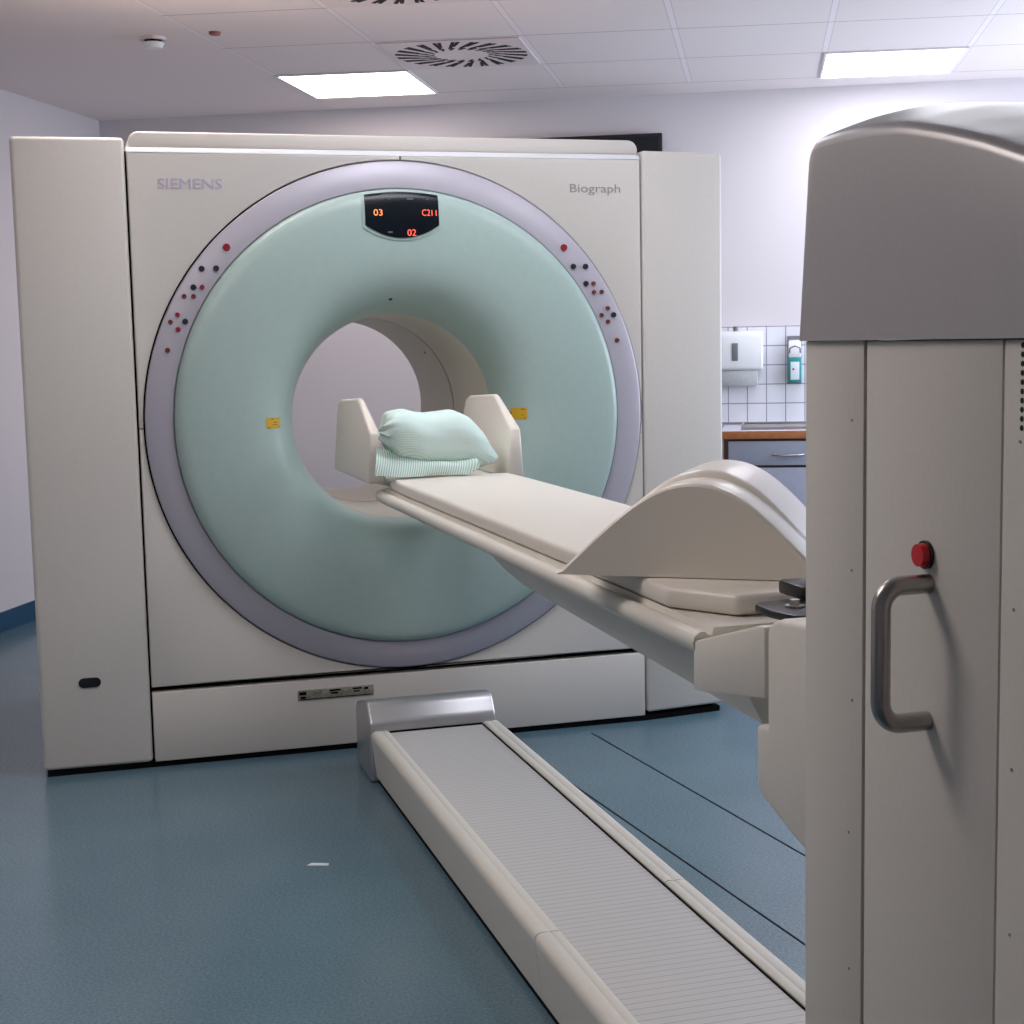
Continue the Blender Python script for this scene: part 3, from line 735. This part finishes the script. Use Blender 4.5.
# ================================================================== SINK CORNER (room coordinates)
YC = 2.76
cb = Thing('base_cabinet', 'grey base cabinet with one drawer and door under pale worktop', 'cabinet', (1.34, 3.05, 0))
bm = new_bm(); add_box(bm, (1.032, YC+.02, .1), (1.64, YB-.014, .872)); cb.part('cabinet_body', bm, M['dwood'], label='dark brown cabinet body', smooth=0)
bm = new_bm(); add_box(bm, (1.05, YC+.06, .0), (1.62, YB-.014, .1)); cb.part('toe_kick', bm, M['dark'], smooth=0)
bm = new_bm(); add_box(bm, (1.056, YC, .737), (1.62, YC+.019, .860), .002); dr = cb.part('drawer', bm, M['greyf'], label='grey drawer front')
bm = new_bm(); pts = [(1.282+.15*k/10, YC-.004-.028*math.sin(PI*k/10)**.6, .792-.004*math.sin(PI*k/10)) for k in range(11)]
add_tube(bm, pts, .006, 10); cb.part('drawer_handle', bm, M['steel'], dr, 'curved steel handle')
bm = new_bm(); add_box(bm, (1.056, YC, .11), (1.62, YC+.019, .724), .002); cb.part('cabinet_door', bm, M['greyf'], label='grey door front')
wt = Thing('worktop', 'pale worktop with orange wood front edge on the base cabinet', 'worktop', (1.34, 3.05, .8735))
bm = new_bm(); add_box(bm, (1.02, YC-.012, .8735), (1.66, YB-.014, .914), .003); wt.part('worktop_slab', bm, M['top'])
bm = new_bm(); add_box(bm, (1.02, YC-.018, .8735), (1.66, YC-.0125, .9135), .002); wt.part('wood_edge', bm, M['wood'], label='orange wood edge strip')
sk = Thing('steel_sink', 'flat stainless steel sink drainer set on the pale worktop', 'sink', (1.38, 3.06, .9145))
bm = new_bm(); add_box(bm, (1.12, 2.83, .9145), (1.62, 3.27, .922), .003); sk.part('drainer_plate', bm, M['steel'])
bm = new_bm()
for a, b in (((1.12,2.83),(1.62,2.84)), ((1.12,3.26),(1.62,3.27)), ((1.12,2.841),(1.13,3.259)), ((1.61,2.841),(1.62,3.259))): add_box(bm, (a[0],a[1],.9222), (b[0],b[1],.93), .002)
sk.part('raised_rim', bm, M['steel'])
# paper towel dispenser
YW = YB-.0125
pt = Thing('wall_mounted_towel_dispenser', 'white wall paper towel dispenser with grey slot window beside scanner edge', 'paper towel dispenser', (1.10, YW, 1.17))
bm = new_bm(); add_prism(bm, [(YW-.11,1.212),(YW-.118,1.23),(YW-.112,1.39),(YW-.10,1.418),(YW-.001,1.424),(YW-.001,1.212)], 0, .965, 1.232, .012, 3); bd = pt.part('dispenser_body', bm, M['white'])
bm = new_bm(); add_box(bm, (1.066, YW-.121, 1.262), (1.099, YW-.110, 1.358), .004); pt.part('sight_window', bm, M['smoke'], bd, 'grey level window')
bm = new_bm(); add_cyl(bm, (1.086, YW-.05, 1.422), (1.086, YW-.05, 1.447), .013, 16, .015); pt.part('lock_knob', bm, M['smoke'], bd)
bm = new_bm(); add_prism(bm, [(YW-.075,1.125),(YW-.095,1.16),(YW-.105,1.2115),(YW-.002,1.2115),(YW-.002,1.125)], 0, .985, 1.205, .01, 2); pt.part('paper_tray', bm, M['paper'], label='greyish paper outlet')
# soap dispenser
sd = Thing('wall_mounted_soap_dispenser', 'wall dispenser holding a teal disinfectant bottle with white pump and label', 'soap dispenser', (1.40, YW, 1.13))
bm = new_bm(); add_box(bm, (1.362, YW-.012, 1.13), (1.438, YW-.0005, 1.39), .004); sd.part('wall_bracket', bm, M['smoke'], label='grey bracket')
bm = new_bm(); add_box(bm, (1.366, YW-.088, 1.142), (1.436, YW-.0125, 1.272), .008, 3); bo = sd.part('bottle', bm, M['teal'], label='teal bottle')
bm = new_bm(); add_box(bm, (1.378, YW-.0895, 1.156), (1.424, YW-.0865, 1.252), .001); lb = sd.part('bottle_label', bm, M['label'], bo, 'white label')
bm = new_bm(); add_cyl(bm, (1.392, YW-.0898, 1.212), (1.392, YW-.0885, 1.212), .006, 14); sd.part('label_mark', bm, M['red'], bo)
bm = new_bm(); add_prism(bm, [(YW-.075,1.273),(YW-.075,1.30),(YW-.06,1.345),(YW-.0125,1.37),(YW-.0125,1.273)], 0, 1.368, 1.434, .006, 2); sd.part('pump_head', bm, M['white'], label='white pump head')
bm = new_bm(); add_tube(bm, [(1.372, YW-.0765, 1.30), (1.375, YW-.092, 1.325), (1.40, YW-.096, 1.336), (1.427, YW-.092, 1.325), (1.43, YW-.0765, 1.30)], .004, 8); sd.part('elbow_lever', bm, M['smoke'])
# dark screen on the wall behind the scanner
ms = Thing('wall_screen', 'black flat wall screen peeking out above the right top of the scanner', 'screen', (.2, YB, 2.2))
bm = new_bm(); add_box(bm, (-.25, YB-.06, 1.98), (.698, YB-.022, 2.490), .004); mb = ms.part('screen_body', bm, M['black'])
bm = new_bm(); add_box(bm, (-.23, YB-.0615, 2.0), (.678, YB-.0598, 2.472)); ms.part('screen_glass', bm, M['screen'], smooth=0)
bm = new_bm(); add_box(bm, (.05, YB-.0218, 2.1), (.4, YB-.0005, 2.35)); ms.part('wall_mount', bm, M['dark'], smooth=0)
# small flat white mark on the floor
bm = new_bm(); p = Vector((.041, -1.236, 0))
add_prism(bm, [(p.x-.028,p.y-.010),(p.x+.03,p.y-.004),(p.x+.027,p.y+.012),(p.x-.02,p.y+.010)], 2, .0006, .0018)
solo('floor_mark', bm, M['label'], 'tiny flat white mark on the blue floor left of the rail', 'paper scrap', (p.x, p.y, .0006), smooth=0)

# ================================================================== LIGHT, WORLD, CAMERA
w = bpy.data.worlds.new('World'); bpy.context.scene.world = w; w.use_nodes = True
w.node_tree.nodes['Background'].inputs[0].default_value = (.55, .72, 1, 1); w.node_tree.nodes['Background'].inputs[1].default_value = 1.2
L = bpy.data.lights.new('added_daylight', 'AREA'); L.shape = 'RECTANGLE'; L.size = WZ1-WZ0; L.size_y = WY1-WY0; L.energy = 80; L.color = (.80, .87, 1)  # area light added outside the unseen opening, brightens the right side
lo_ = bpy.data.objects.new('added_daylight', L); C.objects.link(lo_); lo_.location = (XR+.2, (WY0+WY1)/2, (WZ0+WZ1)/2); lo_.rotation_euler = (0, PI/2, 0)

cam = bpy.data.cameras.new('camera'); co = bpy.data.objects.new('camera', cam); C.objects.link(co)
f, yaw, pit, rol = 1513.76, math.radians(16.33728), math.radians(-6.4099), math.radians(-1.18512)
yaw -= ROT
fw = Vector((math.sin(yaw)*math.cos(pit), math.cos(yaw)*math.cos(pit), math.sin(pit)))
rt = Vector((math.cos(yaw), -math.sin(yaw), 0)); up = rt.cross(fw)
rt2 = rt*math.cos(rol) + up*math.sin(rol); up2 = up*math.cos(rol) - rt*math.sin(rol)
m3 = Matrix((rt2, up2, -fw)).transposed()
co.matrix_world = Matrix.Translation(W((-1.08994, -5.07041, 1.38873))) @ m3.to_4x4()
cam.sensor_width = 36; cam.sensor_fit = 'HORIZONTAL'; cam.lens = f/1024*36; cam.clip_start = .05
sc = bpy.context.scene; sc.camera = co
sc.view_settings.view_transform = 'Standard'; sc.view_settings.look = 'None'; sc.view_settings.gamma = 1
sc.view_settings.use_curve_mapping = False; sc.view_settings.exposure = 0.27
